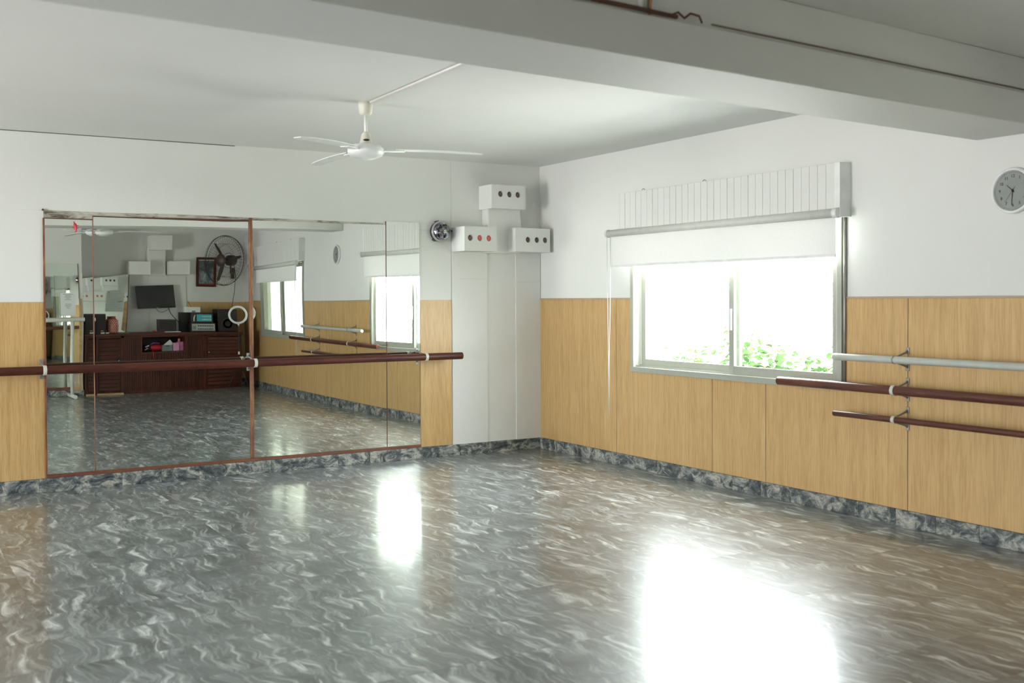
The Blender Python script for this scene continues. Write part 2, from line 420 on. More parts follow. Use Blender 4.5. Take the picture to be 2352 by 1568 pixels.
MB().box(-.0035, 0, -6.71, -3.945, .1, 1.5).box(-.0035, 0, -9.78, -9.22, .1, 1.5).box(-.0035, 0, -9.25, -6.6, .1, wz).box(-.0035, 0, -1.5, -.003, .1, 1.5).box(-.0035, 0, -4.0, -1.4, .1, wz).build('panel_backing', M_seam, wr)
MB().box(-.011, 0, -6.71, -3.945, zt, zt + .014).box(-.011, 0, -1.515, 0, zt, zt + .014).build('panel_cap', plain('beige_cap', (.42, .34, .25), .6), wr)
panel_x(rc(-1.345, -1.012, zb, zt), wl, -PT, 0)
panel_x(rc(-5.85, -4.632, zb, zt), wl, -PT, 0); panel_x(rc(-7.1, -5.855, zb, zt), wl, -PT, 0); panel_x(rc(XL + .01, -7.105, zb, zt), wl, -PT, 0)
MB().box(XL + .01, -4.625, -.0045, 0, 1.499, 2.218).build('painted_board', M_wall, wl, .001)
MB().box(-1.0115, -1.0095, -.0015, 0, 1.5, 2.82).build('board_seam', plain('pale_seam', (.50, .50, .46), .8), wl)
MB().box(-1.35, -1.10, -.003, 0, 2.158, 2.161).build('board_seam', plain('pale_seam', (.58, .58, .54), .8), wl)
panel_x(rc(-1.02, -.01, zb, zt), wb, YR, YR + PT)
MB().prism([(-4.62, 2.12), (-4.62, 2.222), (-4.2, 2.217), (-3.6, 2.224), (-2.97, 2.219), (-2.3, 2.216), (-1.72, 2.212), (-1.72, 2.15)], -.004, 0, 'y').build('plaster_scar', M_scar, wl)
for nm, x, z, lb in (('nail', -1.012, 2.158, 'dark nail in the wall seam just right of the disco light'), ('nail', -4.63, 2.222, 'dark nail at the upper left corner of the big mirrors')):
    r = MB().tube([(0, 0, 0), (0, -.02, 0)], [.007, .009], 8).build(nm, M_seam, None); r.location = (x, 0, z); tag(r, lb, 'nail')

MB().tube([(XL + .1, -.003, H - .003), (-7, -.003, H - .002), (-5.2, -.003, H - .004), (-4.1, -.002, H - .003), (-3.1, -.002, H - .004)], .0028, 5).build('crack', plain('crack_line', (.16, .14, .11), .9), wl)
# ------------------------------------------------------------------ windows
def make_window(name, label, W, two=True, xin=0):
    y0, y1, z0, z1 = W
    r = thing(name, label, None, kind='structure')
    # outer frame standing slightly proud of the wall
    f = MB(); X0, X1 = -.022, .12; t = .045
    f.box(X0, X1, y0 - .025, y0 + t - .025, z0 - .035, z1 + .03); f.box(X0, X1, y1 + .025 - t, y1 + .025, z0 - .035, z1 + .03)
    f.box(X0, X1, y0 - .025, y1 + .025, z1 - .01, z1 + .03)
    f.build('frame', M_alu, r, .003)
    MB().box(-.024, .12, y0 - .025, y1 + .025, z0 - .035, z0 + .012).build('sill', M_alu, r, .003)
    MB().box(X0 + .03, X0 + .034, y0 + .02, y1 - .02, z0 + .012, z0 + .024).box(.055, .06, y0 + .02, y1 - .02, z0 + .012, z0 + .03).build('track', M_alu, r)
    ym = (y0 + y1) / 2 - .06
    def sash(a, b, x0, x1):
        st = .058; sa = MB()
        sa.box(x0, x1, a, a + st, z0 + .014, z1 - .01); sa.box(x0, x1, b - st, b, z0 + .014, z1 - .01)
        sa.box(x0, x1, a + st, b - st, z0 + .014, z0 + .014 + .066); sa.box(x0, x1, a + st, b - st, z1 - .06, z1 - .01)
        so = sa.build('sash', M_alu, r, .003)
        MB().box((x0 + x1) / 2 - .002, (x0 + x1) / 2 + .002, a + st, b - st, z0 + .08, z1 - .06).build('pane', M_glass, so)
        return so
    s1 = sash(ym - .04, y1 - .03, .062, .088)       # outer sash, nearer the room corner
    s2 = sash(y0 + .03, ym + .03, .012, .040)       # inner sash
    MB().box(.0, .012, ym - .012, ym + .006, 1.25, 1.42).build('latch', M_white, s2, .003)
    return r
win1 = make_window('window_1', 'wide sliding window with beige aluminium frame, half covered by a white roller blind', W1)
win2 = make_window('window_2', 'second sliding window, seen only in the middle mirror', W2)
for nm, lb, W in (('window_3', 'glass doors left of the picture that light the room', W3), ('added_window', 'unseen window added on the side wall to brighten the room', W4)):
    r3 = thing(nm, lb, None, kind='structure')
    m = MB(); y0, y1, z0, z1 = W; n = round((y1 - y0) / 1.2)
    for k in range(n + 1): a = y0 + (y1 - y0 - .05) * k / n; m.box(XL - .12, XL - .05, a, a + .05, z0, z1)
    m.box(XL - .12, XL - .05, y0, y1, z0, z0 + .05).box(XL - .12, XL - .05, y0, y1, z1 - .05, z1); m.build('frame', M_alu, r3)
# cable in the shadow at the right edge of window 1
c = MB().tube([(-.012, -3.945, .86), (-.014, -3.948, 1.4), (-.012, -3.946, 2.08)], .012, 8).build('conduit', M_steel, None)
tag(c, 'thin dark conduit running down the right side of the window frame', 'conduit')

def shutter_box(y0, y1, label):
    r = thing('shutter_box', label, 'shutter box', (0, 0, 0), group=None)
    MB().box(-.100, 0, y0 + .02, y1, 2.105, 2.425).build('body', M_white, r, .002)
    n = 33; wd = (y1 - y0 - .05) / n
    b0 = MB().box(-.109, -.100, -wd / 2 + .0012, wd / 2 - .0012, 2.10, 2.43).build('board', M_wall, r, .0015)
    for k in range(n):
        b = b0 if k == 0 else twin(b0)
        b.location = (random.uniform(-.0008, .0008), y1 - wd * (k + .5), 0)
    MB().box(-.112, 0, y0, y0 + .05, 2.06, 2.432).build('end_board', M_white, r, .002)
    for yy in (y1 - .42, y1 - 1.2): MB().tube([(-.112, yy - .02, 2.434), (-.114, yy, 2.444), (-.112, yy + .02, 2.434)], .003, 5).build('hook', M_steel, r)
    return r
shutter_box(-3.99, -1.405, 'white boarded shutter box above the wide window with a roller blind below')
def roller_blind(y0, y1, zbot, label, extra=None):
    r = thing('roller_blind', label, 'blind', (0, 0, 0))
    xb = -.14
    MB().tube([(xb, y0, 2.083), (xb, y1, 2.083)], .031, 20).build('roller', plain('blind_tube', (.66, .67, .63), .5), r)
    MB().tube([(xb, y1 - .002, 2.083), (xb, y1 + .022, 2.083)], .036, 20).build('end_cap', M_white, r)
    MB().tube([(xb, y0 - .045, 2.083), (xb, y0, 2.083)], [.035, .035], 20).build('end_cap', M_white, r)
    for yy in (y0 - .05, y1 + .022): MB().box(xb, -.10, yy - .002, yy + .003, 2.055, 2.115).build('bracket', M_white, r)
    m = MB(); ny, nz = 24, 8
    for j in range(nz + 1):
        for i in range(ny + 1):
            y = y0 + .01 + (y1 - y0 - .02) * i / ny; z = 2.07 + (zbot - 2.07) * j / nz
            m.v.append((xb + .026 + .003 * math.sin(i * .9 + j * .3) * j / nz, y, z))
    for j in range(nz):
        for i in range(ny):
            a = j * (ny + 1) + i; m.face((a, a + 1, a + ny + 2, a + ny + 1), True)
    m.build('fabric', M_blind, r, fix=False)
    MB().box(xb + .020, xb + .030, y0 + .01, y1 - .01, zbot - .006, zbot + .014).build('bottom_rail', M_white, r, .002)
    return r
rb = roller_blind(-3.965, -1.36, 1.79, 'white roller blind covering the top of the wide window, with a cord')
def cord(r, ya):
    MB().tube([(-.135, ya - .012, 2.06), (-.137, ya - .010, 1.4), (-.139, ya + .003, 1.0), (-.14, ya + .002, .47)], .0032, 6).build('cord', M_white, r)
    MB().tube([(-.150, ya + .018, 2.06), (-.147, ya + .012, 1.4), (-.143, ya + .008, .9), (-.142, ya + .006, .55)], .0032, 6).build('cord', M_white, r)
cord(rb, -1.365)
shutter_box(-9.26, -6.69, 'white shutter box above the second window, seen in the middle mirror')
rb2 = roller_blind(-9.13, -6.77, 1.83, 'white roller blind on the second window, seen in the middle mirror')
cord(rb2, -6.775)

# ------------------------------------------------------------------ boxed duct pillars
def pillar(name, label, x0, yw, sg, wid=1.0):
    """sg=-1: front faces -y (wall_left), +1: faces +y"""
    r = thing(name, label, None, kind='structure')
    def B(nm, a, b, d, z0, z1, bev=.004): return bx(nm, M_wall, r, x0 + a, x0 + b, yw, yw + sg * d, z0, z1, bevel=bev)
    B('casing', 0, .385, .016, .108, 1.97, .002); B('casing', .385, .71, .006, .108, 1.97, .002); B('casing', .71, wid, .016, .108, 1.97, .002)
    m = MB(); dn = .12
    m.prism([(x0 + .335, 1.95), (x0 + .70, 1.95), (x0 + .72, 2.20), (x0 + .70, 2.40), (x0 + .335, 2.40)] if sg < 0 else
            [(x0 + .36, 1.95), (x0 + .66, 1.95), (x0 + .66, 2.42), (x0 + .36, 2.42)], yw, yw + sg * dn, 'y')
    m.build('neck', M_wall, r, .01)
    return r
pil = pillar('trim_2', 'white boxed pillar casing in the room corner under the lamp boxes', -1.005, 0, -1)
MB().box(-.93, -.64, -.0175, -.01, 1.700, 1.7025).box(-.29, -.02, -.0175, -.01, 1.672, 1.6745).build('seam', plain('pale_seam', (.52, .52, .48), .8), pil)
def hole_plate(m, x0, x1, z0, z1, y, holes, r, n=16):
    """front plate at y with round holes on a row; returns nothing"""
    cells = []; hs = sorted(holes); zc = hs[0][1]; hw = r * 1.3
    cur = x0
    for hx, hz in hs:
        m.prism(rc(cur, hx - hw, zc - hw, zc + hw), y, y + .003, 'y') if hx - hw - cur > 1e-4 else None
        b = len(m.v)
        sq, ci = [], []
        for k in range(n):
            a = 2 * PI * (k + .5) / n; c_, s_ = math.cos(a), math.sin(a); q = hw / max(abs(c_), abs(s_))
            sq.append((hx + c_ * q, y, hz + s_ * q)); ci.append((hx + c_ * r, y, hz + s_ * r))
        # add true corners by snapping nearest samples
        for k in range(n):
            x, _, z = sq[k]
            if abs(abs(x - hx) - abs(z - hz)) < hw * .35: sq[k] = (hx + math.copysign(hw, x - hx), y, hz + math.copysign(hw, z - hz)) if k % 2 == 1 or n == 16 and k in (1, 2, 5, 6, 9, 10, 13, 14) else sq[k]
        m.v += sq + ci + [(p[0], y + .045, p[2]) for p in ci]
        for k in range(n):
            k2 = (k + 1) % n
            m.face((b + k, b + k2, b + n + k2, b + n + k)); m.face((b + n + k, b + n + k2, b + 2 * n + k2, b + 2 * n + k), True)
        cur = hx + hw
    m.prism(rc(cur, x1, zc - hw, zc + hw), y, y + .003, 'y')
    m.prism(rc(x0, x1, z0, zc - hw), y, y + .003, 'y'); m.prism(rc(x0, x1, zc + hw, z1), y, y + .003, 'y')
def lamp_box(label, x0, x1, z0, z1, d, hz, hxs, reds, yw=0):
    r = thing('lamp_box', label, 'lamp box', (0, 0, 0), group='lamp boxes in the room corner')
    m = MB(); y = yw - d
    t = .012
    m.box(x0, x0 + t, y + .003, yw - .0, z0, z1).box(x1 - t, x1, y + .003, yw, z0, z1).box(x0 + t, x1 - t, y + .003, yw, z0, z0 + t).box(x0 + t, x1 - t, y + .003, yw, z1 - t, z1)
    m.box(x0 + t, x1 - t, y + .06, y + .065, z0 + t, z1 - t)
    hole_plate(m, x0, x1, z0, z1, y, [(hx, hz) for hx in hxs], .0295)
    m.build('housing', M_wall, r)
    for k, hx in enumerate(hxs):
        lm = MB(); lm.lathe([(.029, 0), (.027, .008), (.018, .016), (.004, .019)], 16); lm.xf(0, Matrix.Translation((hx, y + .030, hz)) @ Matrix.Rotation(PI / 2, 4, 'X'))
        o = lm.build('lamp', M_redlamp if k in reds else M_darklamp, r)
        if k in reds: o['label'] = 'red lamp'
    return r
lamp_box('uppermost white lamp box in the room corner with three dark round lamps', -.700, -.322, 2.372, 2.600, .245, 2.512, (-.598, -.497, -.403), ())
lamp_box('lower left white lamp box in the corner with two red lamps beside the disco light', -1.005, -.655, 1.960, 2.190, .262, 2.083, (-.955 + .015, -.838, -.738), (1, 2))
lamp_box('lower right white lamp box against the window wall with three dark lamps', -.445, -.048, 1.962, 2.192, .262, 2.08, (-.300, -.197, -.102), ())
bx('casing_filler', M_wall, pil, -.048, 0, -.05, 0, 1.962, 2.192)
# rear pillar, seen in the mirror
pil2 = pillar('trim_3', 'white boxed pillar on the rear wall behind the television, seen in the mirror', -2.07, YR, 1, 1.03)
def blank_box(label, x0, x1, z0, z1, d):
    r = thing('lamp_box', label, 'lamp box', (0, 0, 0), group='lamp boxes on the rear wall')
    bx('housing', M_wall, r, x0, x1, YR, YR + d, z0, z1, bevel=.004)
blank_box('topmost blank white box on the rear wall, seen in the mirror', -1.70, -1.345, 2.37, 2.60, .30)
blank_box('lower white box above the left end of the television, seen in the mirror', -2.05, -1.70, 1.96, 2.185, .30)
blank_box('lower white box nearest the wall fan, seen in the mirror', -1.385, -1.04, 1.97, 2.19, .30)
# projecting pier carrying the second mirror
pier = bx('trim_4', M_wall, None, -4.1, -2.70, YR, -9.12, 0, H); struct('x', 'projecting white pier beside the cabinet, seen in the narrow mirror', pier)
mpb = MB()
for k in range(4): mpb.box(-4.1 + k * .35, -4.1 + k * .35 + .348, -9.12, -9.106, 0, .108)
mpb.box(-2.70, -2.686, -9.25, -9.106, 0, .108)
mpb.build('skirting', M_skirt, pier)

# ------------------------------------------------------------------ the big wall mirrors
MZ0 = .138
mir = thing('wall_mirror', 'long wall mirror of four glass panels behind the left barre', 'mirror', (0, 0, 0))
def mirror_panel(x0, x1, zt_, sl0, sl1, wob=0., ph=0.):
    """front face bowed: slope runs from sl0 to sl1 (radians) across the panel"""
    m = MB(); nx, nz = 24, 24; wd = x1 - x0; b = 0
    def d(x, z):
        t = (x - x0)
        y = sl0 * t + (sl1 - sl0) * t * t / (2 * wd)
        y += wob * math.sin(6.0 * z + ph + 2.2 * t) * .001
        return y
    base = max(d(x0 + wd * i / nx, MZ0) for i in range(nx + 1)) + .0015
    for j in range(nz + 1):
        for i in range(nx + 1):
            x = x0 + wd * i / nx; z = MZ0 + (zt_ - MZ0) * j / nz
            m.v.append((x, -.006 + d(x, z) - base, z))
    for j in range(nz):
        for i in range(nx):
            a = j * (nx + 1) + i; m.face((a, a + 1, a + nx + 2, a + nx + 1), True)
    def P(i_, j_): return m.v[j_ * (nx + 1) + i_]
    for a, b_, c_, e in ((P(0, 0), P(nx, 0), (x1, -.002, MZ0), (x0, -.002, MZ0)), (P(0, nz), P(nx, nz), (x1, -.002, zt_), (x0, -.002, zt_)),
                         (P(0, 0), P(0, nz), (x0, -.002, zt_), (x0, -.002, MZ0)), (P(nx, 0), P(nx, nz), (x1, -.002, zt_), (x1, -.002, MZ0)),
                         ((x0, -.002, MZ0), (x1, -.002, MZ0), (x1, -.002, zt_), (x0, -.002, zt_))):
        n = len(m.v); m.v += [a, b_, c_, e]; m.face((n, n + 1, n + 2, n + 3))
    return m.build('mirror_panel', M_mirror, mir, fix=False)
# slope > 0 turns the view toward the room's left
mirror_panel(-4.617, -4.263, 2.155, .008, .008, .25, .5)
mirror_panel(-4.260, -2.988, 2.182, -.001, .001, .22, 1.0)
mirror_panel(-2.956, -1.695, 2.195, -.006, .016, .30, 2.0)
mirror_panel(-1.693, -1.352, 2.228, .014, .014, .12, 0.3)
MB().box(-4.625, -1.348, -.016, 0, .109, .136).build('bottom_strip', M_trim, mir, .002)
MB().box(-4.632, -4.618, -.016, 0, .136, 2.16).build('edge_strip', M_trimv, mir, .002)
MB().box(-2.986, -2.957, -.024, 0, .136, 2.215).build('joint_strip', M_trimv, mir, .003)
MB().box(-4.262, -4.258, -.022, -.004, .138, 2.19).build('joint_strip', M_trimv, mir)
MB().box(-1.697, -1.692, -.012, 0, .138, 2.228).build('joint_strip', M_seam, mir)
MB().prism([(-4.262, 2.180), (-3.2, 2.176), (-2.99, 2.183), (-2.99, 2.196), (-3.6, 2.192), (-4.0, 2.186), (-4.262, 2.187)], -.018, 0, 'y').build('top_edge', M_seam, mir)
MB().box(-4.618, -4.262, -.014, 0, 2.153, 2.160).build('top_edge', M_seam, mir)
# red figure stuck on the narrow panel
gk = thing('sticker', 'small red lizard sticker on the narrow left mirror panel', 'sticker', (-4.39, -.024, 2.095))
m = MB(); m.tube([(-.004, 0, .026), (0, 0, .008), (0, 0, -.012), (.006, 0, -.03), (.002, 0, -.045)], [.007, .011, .009, .005, .002], 8); m.build('body', M_red, gk)
for a, b in (((0, 0, .006), (.022, 0, .012)), ((0, 0, .006), (-.02, 0, .0)), ((0, 0, -.008), (-.024, 0, -.004)), ((0, 0, -.004), (.02, 0, -.012)), ((-.002, 0, .02), (-.012, 0, .042))):
    MB().tube([a, b], [.004, .002], 6).build('leg', M_red, gk)

# ------------------------------------------------------------------ barres
def barre(name, label, axis, p0, p1, off, z, r, mat, rings, ringmat, thin=False):
    root = thing(name, label, 'ballet barre', (0, 0, 0), group='barres on the right wall' if axis == 'y' else None)
    def pt(s_, o, zz): return (s_, -o, zz) if axis == 'x' else (-o, s_, zz)
    n = 10; pts = [pt(p0 + (p1 - p0) * k / n, off, z) for k in range(n + 1)]
    MB().tube(pts, r, 20).build('bar', mat, root, .003)
    for q in rings:
        b = thing('bracket', None, None); b.parent = root
        MB().tube([pt(q - (.006 if thin else .013), off, z), pt(q + (.006 if thin else .013), off, z)], r + (.0025 if thin else .005), 20).build('ring', ringmat, b, .001)
        for dz in (-.055, .055):
            MB().tube([pt(q, off - r * .6, z + dz * .3), pt(q, .03, z + dz * .8), pt(q, .006, z + dz)], [.006, .007, .009], 8).build('arm', M_steel, b)
            mm = MB(); w_ = .014
            (mm.box(q - w_, q + w_, -.014, -.007, z + dz - .022, z + dz + .022) if axis == 'x' else mm.box(-.014, -.007, q - w_, q + w_, z + dz - .022, z + dz + .022))
            mm.build('wall_plate', M_steel, b, .002)
    return root
barre('barre', 'thick dark brown wooden barre in front of the wall mirrors', 'x', -7.9, -1.005, .20, .972, .033, M_mahog, (-7.0, -4.655, -3.0, -1.385), M_ring)
M_mahogy = wood('mahogany_lengthwise', (.075, .022, .014), (.11, .032, .02), (.16, .05, .028), (18, 2.5, 18), .28)
barre('barre', 'uppermost pale grey painted barre under the clock on the right wall', 'y', -3.965, -6.5, .14, 1.10, .024, M_greypipe, (-4.47, -6.0), M_steel, True)
barre('barre', 'middle and longest dark brown barre on the right wall, reaching under the window', 'y', -3.44, -7.1, .14, .902, .030, M_mahogy, (-4.47, -6.0), M_ring)
barre('barre', 'lowest and thinnest dark brown barre on the right wall', 'y', -3.965, -6.5, .14, .712, .020, M_mahogy, (-4.47, -6.0), M_ring)

# ------------------------------------------------------------------ ceiling fans
def ceiling_fan(label, x, y, ang):
    r = thing('ceiling_fan', label, 'ceiling fan', (x, y, 0), ang)
    MB().lathe([(.048, H), (.048, H - .03), (.042, H - .075), (.03, H - .088)], 20).build('canopy', M_cream, r)
    MB().tube([(0, 0, H - .08), (0, 0, 2.60)], .0115, 12).build('downrod', M_white, r)
    MB().lathe([(.022, 0), (.02, .003), (.004, .004)], 14).xf(0, Matrix.Rotation(-ang - 1.9, 4, 'Z') @ Matrix.Translation((.0475, 0, 2.572)) @ Matrix.Rotation(PI / 2, 4, 'Y') @ Matrix.Scale(.35, 4, (1, 0, 0))).build('slot', M_black, r)
    MB().lathe([(.014, 2.632), (.028, 2.615), (.042, 2.555), (.048, 2.545)], 20).build('lower_canopy', M_cream, r)
    MB().lathe([(.045, 2.553), (.10, 2.54), (.122, 2.52), (.124, 2.495), (.11, 2.472), (.06, 2.452), (.02, 2.446)], 28).build('motor', M_white, r)
    for k in range(3):
        a = k * 2 * PI / 3; i = 0
        arm = MB(); arm.prism([(.09, -.022), (.26, -.034), (.26, .034), (.09, .022)], 2.500, 2.506, 'z'); arm.xf(0, Matrix.Rotation(a, 4, 'Z')); arm.build('blade_arm', M_white, r, .001)
        bl = MB(); n = 10
        tilt = math.radians(2)
        out = []
        for j in range(n + 1):
            t = j / n; xx = .20 + .585 * t; hw = .046 + .008 * math.sin(PI * min(1, t * 1.1)) - (.02 if j == n else 0)
            out.append((xx, hw))
        b0 = len(bl.v)
        for xx, hw in out:
            for sx in (-1, 1):
                for dz in (0, .005): bl.v.append((xx, sx * hw, sx * hw * math.tan(tilt) + 2.508 + dz - .06 * ((xx - .2) ** 2)))
        for j in range(n):
            q = b0 + 4 * j
            bl.face((q, q + 4, q + 6, q + 2)); bl.face((q + 1, q + 3, q + 7, q + 5)); bl.face((q, q + 1, q + 5, q + 4)); bl.face((q + 2, q + 6, q + 7, q + 3))
        bl.face((b0, b0 + 2, b0 + 3, b0 + 1)); q = b0 + 4 * n; bl.face((q, q + 1, q + 3, q + 2))
        bl.xf(0, Matrix.Rotation(a, 4, 'Z')); bl.build('blade', M_white, r)
    return r
ceiling_fan('white three-bladed ceiling fan hanging near the big mirrors', -2.935, -2.43, math.radians(-25))
ceiling_fan('white ceiling fan behind the beam, seen in the left mirrors', -2.87, -7.2, math.radians(10))
c = MB().tube([(-2.92, -2.46, 2.826), (-2.95, -3.76, 2.826), (-2.97, -5.20, 2.826)], .007, 8).build('conduit', plain('pinkish_white_conduit', (.80, .77, .74), .5), None)
tag(c, 'thin white conduit on the ceiling from the fan to the beam', 'conduit')

# ------------------------------------------------------------------ disco light
dl = thing('disco_light', 'round mirrored disco light with black base beside the corner pillar', 'party light', (-1.145, 0, 2.148), rot=(PI / 2, 0, 0))
MB().lathe([(.088, .0), (.097, .012), (.097, .045), (.088, .055)], 28).build('base', M_black, dl)
MB().lathe([(.098, .046), (.101, .052), (.101, .060), (.085, .066)], 32).build('trim_ring', plain('clear_grey_plastic', (.42, .42, .41), .2), dl)
def disco_mat():
    m, nt, p, N, L = newmat('faceted_chrome_dome')
    v = N.new('ShaderNodeTexVoronoi'); v.inputs['Scale'].default_value = 38; L.new(mapping(nt).outputs[0], v.inputs['Vector'])
    r = ramp(nt, v.outputs['Color'], [(.0, (.06, .05, .05)), (.4, (.22, .20, .19)), (.6, (.75, .72, .66)), (.72, (.3, .33, .45)), (1, (.1, .09, .09))])
    r.color_ramp.interpolation = 'CONSTANT'
    L.new(r.outputs[0], p.inputs['Base Color']); p.inputs['Metallic'].default_value = .8; p.inputs['Roughness'].default_value = .15
    return m
MB().lathe([(.086 * math.cos(a), .062 + .075 * math.sin(a)) for a in (0, .22, .44, .66, .88, 1.1, 1.32, 1.5)], 18, sm=False).build('dome', disco_mat(), dl)
MB().lathe([(.014, .135), (.012, .142), (.004, .146)], 14).build('lens', M_chrome, dl)
for a in (1.9, -2.2): 
    mm = MB().box(-.012, .012, -.008, .008, 0, .05); mm.xf(0, Matrix.Translation((.098 * math.cos(a), .098 * math.sin(a), 0)) @ Matrix.Rotation(a + PI / 2, 4, 'Z')); mm.build('lug', M_black, dl)

# ------------------------------------------------------------------ wall clock (faces -x)
ck = thing('wall_clock', 'round wall clock with shade-greyed face and white rim on the right wall', 'clock', (0, -5.222, 2.131))
def facing(mm): return mm.xf(0, Matrix(((0, 0, -1, 0), (-1, 0, 0, 0), (0, 1, 0, 0), (0, 0, 0, 1))))   # local x -> -y (viewer right), y -> up, z -> out of the wall
mm = MB().lathe([(.125, 0), (.135, .006), (.137, .022), (.131, .032), (.121, .034), (.119, .016)], 48, caps=False); facing(mm).build('rim', M_white, ck)
mm = MB().lathe([(.119, .004), (.119, .018)], 48); facing(mm).build('face', plain('shaded_clock_face', (.27, .29, .275), .6), ck)  # grey face colour carries the shade that falls on it
def ftext(s_, x, y, size):
    cu = bpy.data.curves.new('numeral', 'FONT'); cu.body = s_; cu.size = size; cu.align_x = 'CENTER'; cu.align_y = 'CENTER'; cu.extrude = .0006
    t_ = bpy.data.objects.new('tmp', cu); COL.objects.link(t_); cu.materials.append(M_inkb)
    dg = bpy.context.evaluated_depsgraph_get(); me = bpy.data.meshes.new_from_object(t_.evaluated_get(dg)); bpy.data.objects.remove(t_)
    o = bpy.data.objects.new('numeral', me); COL.objects.link(o); o.parent = ck
    o.matrix_local = Matrix(((0, 0, -1, -.0186), (-1, 0, 0, -x), (0, 1, 0, y), (0, 0, 0, 1)))
for k in range(1, 13):
    a = PI / 2 - k * PI / 6; ftext(str(k), .086 * math.cos(a), .086 * math.sin(a), .026)
mm = MB()
for k in range(60):
    a = k * PI / 30; l = .009 if k % 5 == 0 else .005; i = mm.mark(); mm.box(.108, .108 + l, -.0007, .0007, .0181, .0188); mm.xf(i, Matrix.Rotation(a, 4, 'Z'))
facing(mm).build('minute_marks', M_inkb, ck)
def hand(nm, ang, l, w_, zz, tail=.012):
    mm = MB(); mm.prism([(-tail, -w_), (l, -w_ * .6), (l, w_ * .6), (-tail, w_)], zz, zz + .001, 'z'); mm.xf(0, Matrix.Rotation(PI / 2 - ang, 4, 'Z')); facing(mm).build(nm, M_inkb, ck)
hand('hour_hand', math.radians(312), .052, .0028, .020); hand('minute_hand', math.radians(184), .085, .0024, .022); hand('second_hand', math.radians(216), .08, .0008, .024, .03)
mm = MB().lathe([(.006, .020), (.005, .027), (.002, .028)], 14); facing(mm).build('hub', M_inkb, ck)

# ------------------------------------------------------------------ rear of the room (seen in the mirrors)
# dark cabinet
CX0, CX1, CY0, CY1, CH = -2.66, -.24, YR + .03, -9.22, .955
cab = thing('sideboard', 'long dark mahogany sideboard with slatted doors and an open niche, seen in the mirror', 'cabinet', (0, 0, 0))
MB().box(CX0 - .01, CX1 + .02, CY0, CY1 + .03, CH - .045, CH).build('top', M_mahog, cab, .004)
nx0, nx1, nz0, nz1 = -1.93, -1.22, .64, .875
m = MB(); yf = CY1
m.box(CX0, CX0 + .03, CY0, yf, 0, CH - .045).box(CX1 - .03, CX1, CY0, yf, 0, CH - .045)
m.box(CX0, CX1, CY0, CY0 + .02, 0, CH - .045)
m.box(CX0 + .03, CX1 - .03, CY0, yf - .03, 0, .06)
m.box(-2.27, -2.22, yf - .03, yf, 0, CH - .045).box(-.90, -.85, yf - .03, yf, 0, CH - .045)
m.box(CX0, CX0 + .04, yf - .03, yf + .004, 0, CH - .045).box(CX0, CX1, yf - .03, yf, CH - .075, CH - .045)
m.box(nx0 - .02, nx1 + .02, CY0, yf + .004, nz0 - .03, nz0).box(nx0 - .025, nx0, CY0, yf + .002, nz0, nz1 + .03).box(nx1, nx1 + .025, CY0, yf + .002, nz0, nz1 + .03)
m.build('body', M_mahogv, cab, .002)
def vslats(a, b, z0, z1):
    m = MB(); n = max(1, round((b - a) / .028)); w_ = (b - a) / n
    bx('slat_backing', M_blackm, cab, a, b, yf - .022, yf - .014, z0, z1)
    for k in range(n): m.box(a + k * w_ + .0045, a + (k + 1) * w_ - .0045, yf - .014, yf + random.uniform(-.006, .004), z0, z1)
    o = m.build('slat_panel', M_mahogv, cab); o['kind'] = 'stuff'
vslats(-2.22, nx0 - .025, .06, CH - .075); vslats(nx1 + .025, -.90, .06, CH - .075); vslats(nx0 - .025, nx1 + .025, .06, nz0 - .03)
def door(a, b, z0, z1, kx, kz, nm='door'):
    m = MB(); n = max(3, round((z1 - z0) / .062)); h = (z1 - z0) / n
    m.box(a, b, yf - .022, yf - .008, z0, z1)
    d = m.build(nm, plain('dark_gap', (.018, .008, .006), .6), cab)
    fr = MB(); fr.box(a, a + .012, yf - .008, yf + .006, z0, z1).box(b - .012, b, yf - .008, yf + .006, z0, z1).build('stile', M_mahogv, d)
    sl = MB()
    for k in range(n): sl.prism([(yf - .010, z0 + k * h + .007), (yf + .010, z0 + k * h + .007), (yf - .004, z0 + (k + 1) * h - .004), (yf - .010, z0 + (k + 1) * h - .004)], a + .012, b - .012, 'x')
    o = sl.build('slats', M_mahog, d); o['kind'] = 'stuff'
    kb = MB().lathe([(.006, 0), (.006, .01), (.012, .014), (.011, .022), (.004, .026)], 12); kb.xf(0, Matrix.Translation((kx, yf, kz)) @ Matrix.Rotation(-PI / 2, 4, 'X')); kb.build('knob', M_chrome, d)
door(-2.615, -2.275, .50, .87, -2.30, .535); door(-2.615, -2.275, .06, .485, -2.30, .44)
door(-.845, -.275, .50, .87, -.82, .60); door(-.845, -.275, .06, .485, -.82, .43)
pl = bx('plank', M_pine, None, -2.66, -2.24, CY1 + .03, CY1 + .10, 0, .028, bevel=.002); tag(pl, 'pale pine plank lying on the floor at the left foot of the sideboard', 'plank')

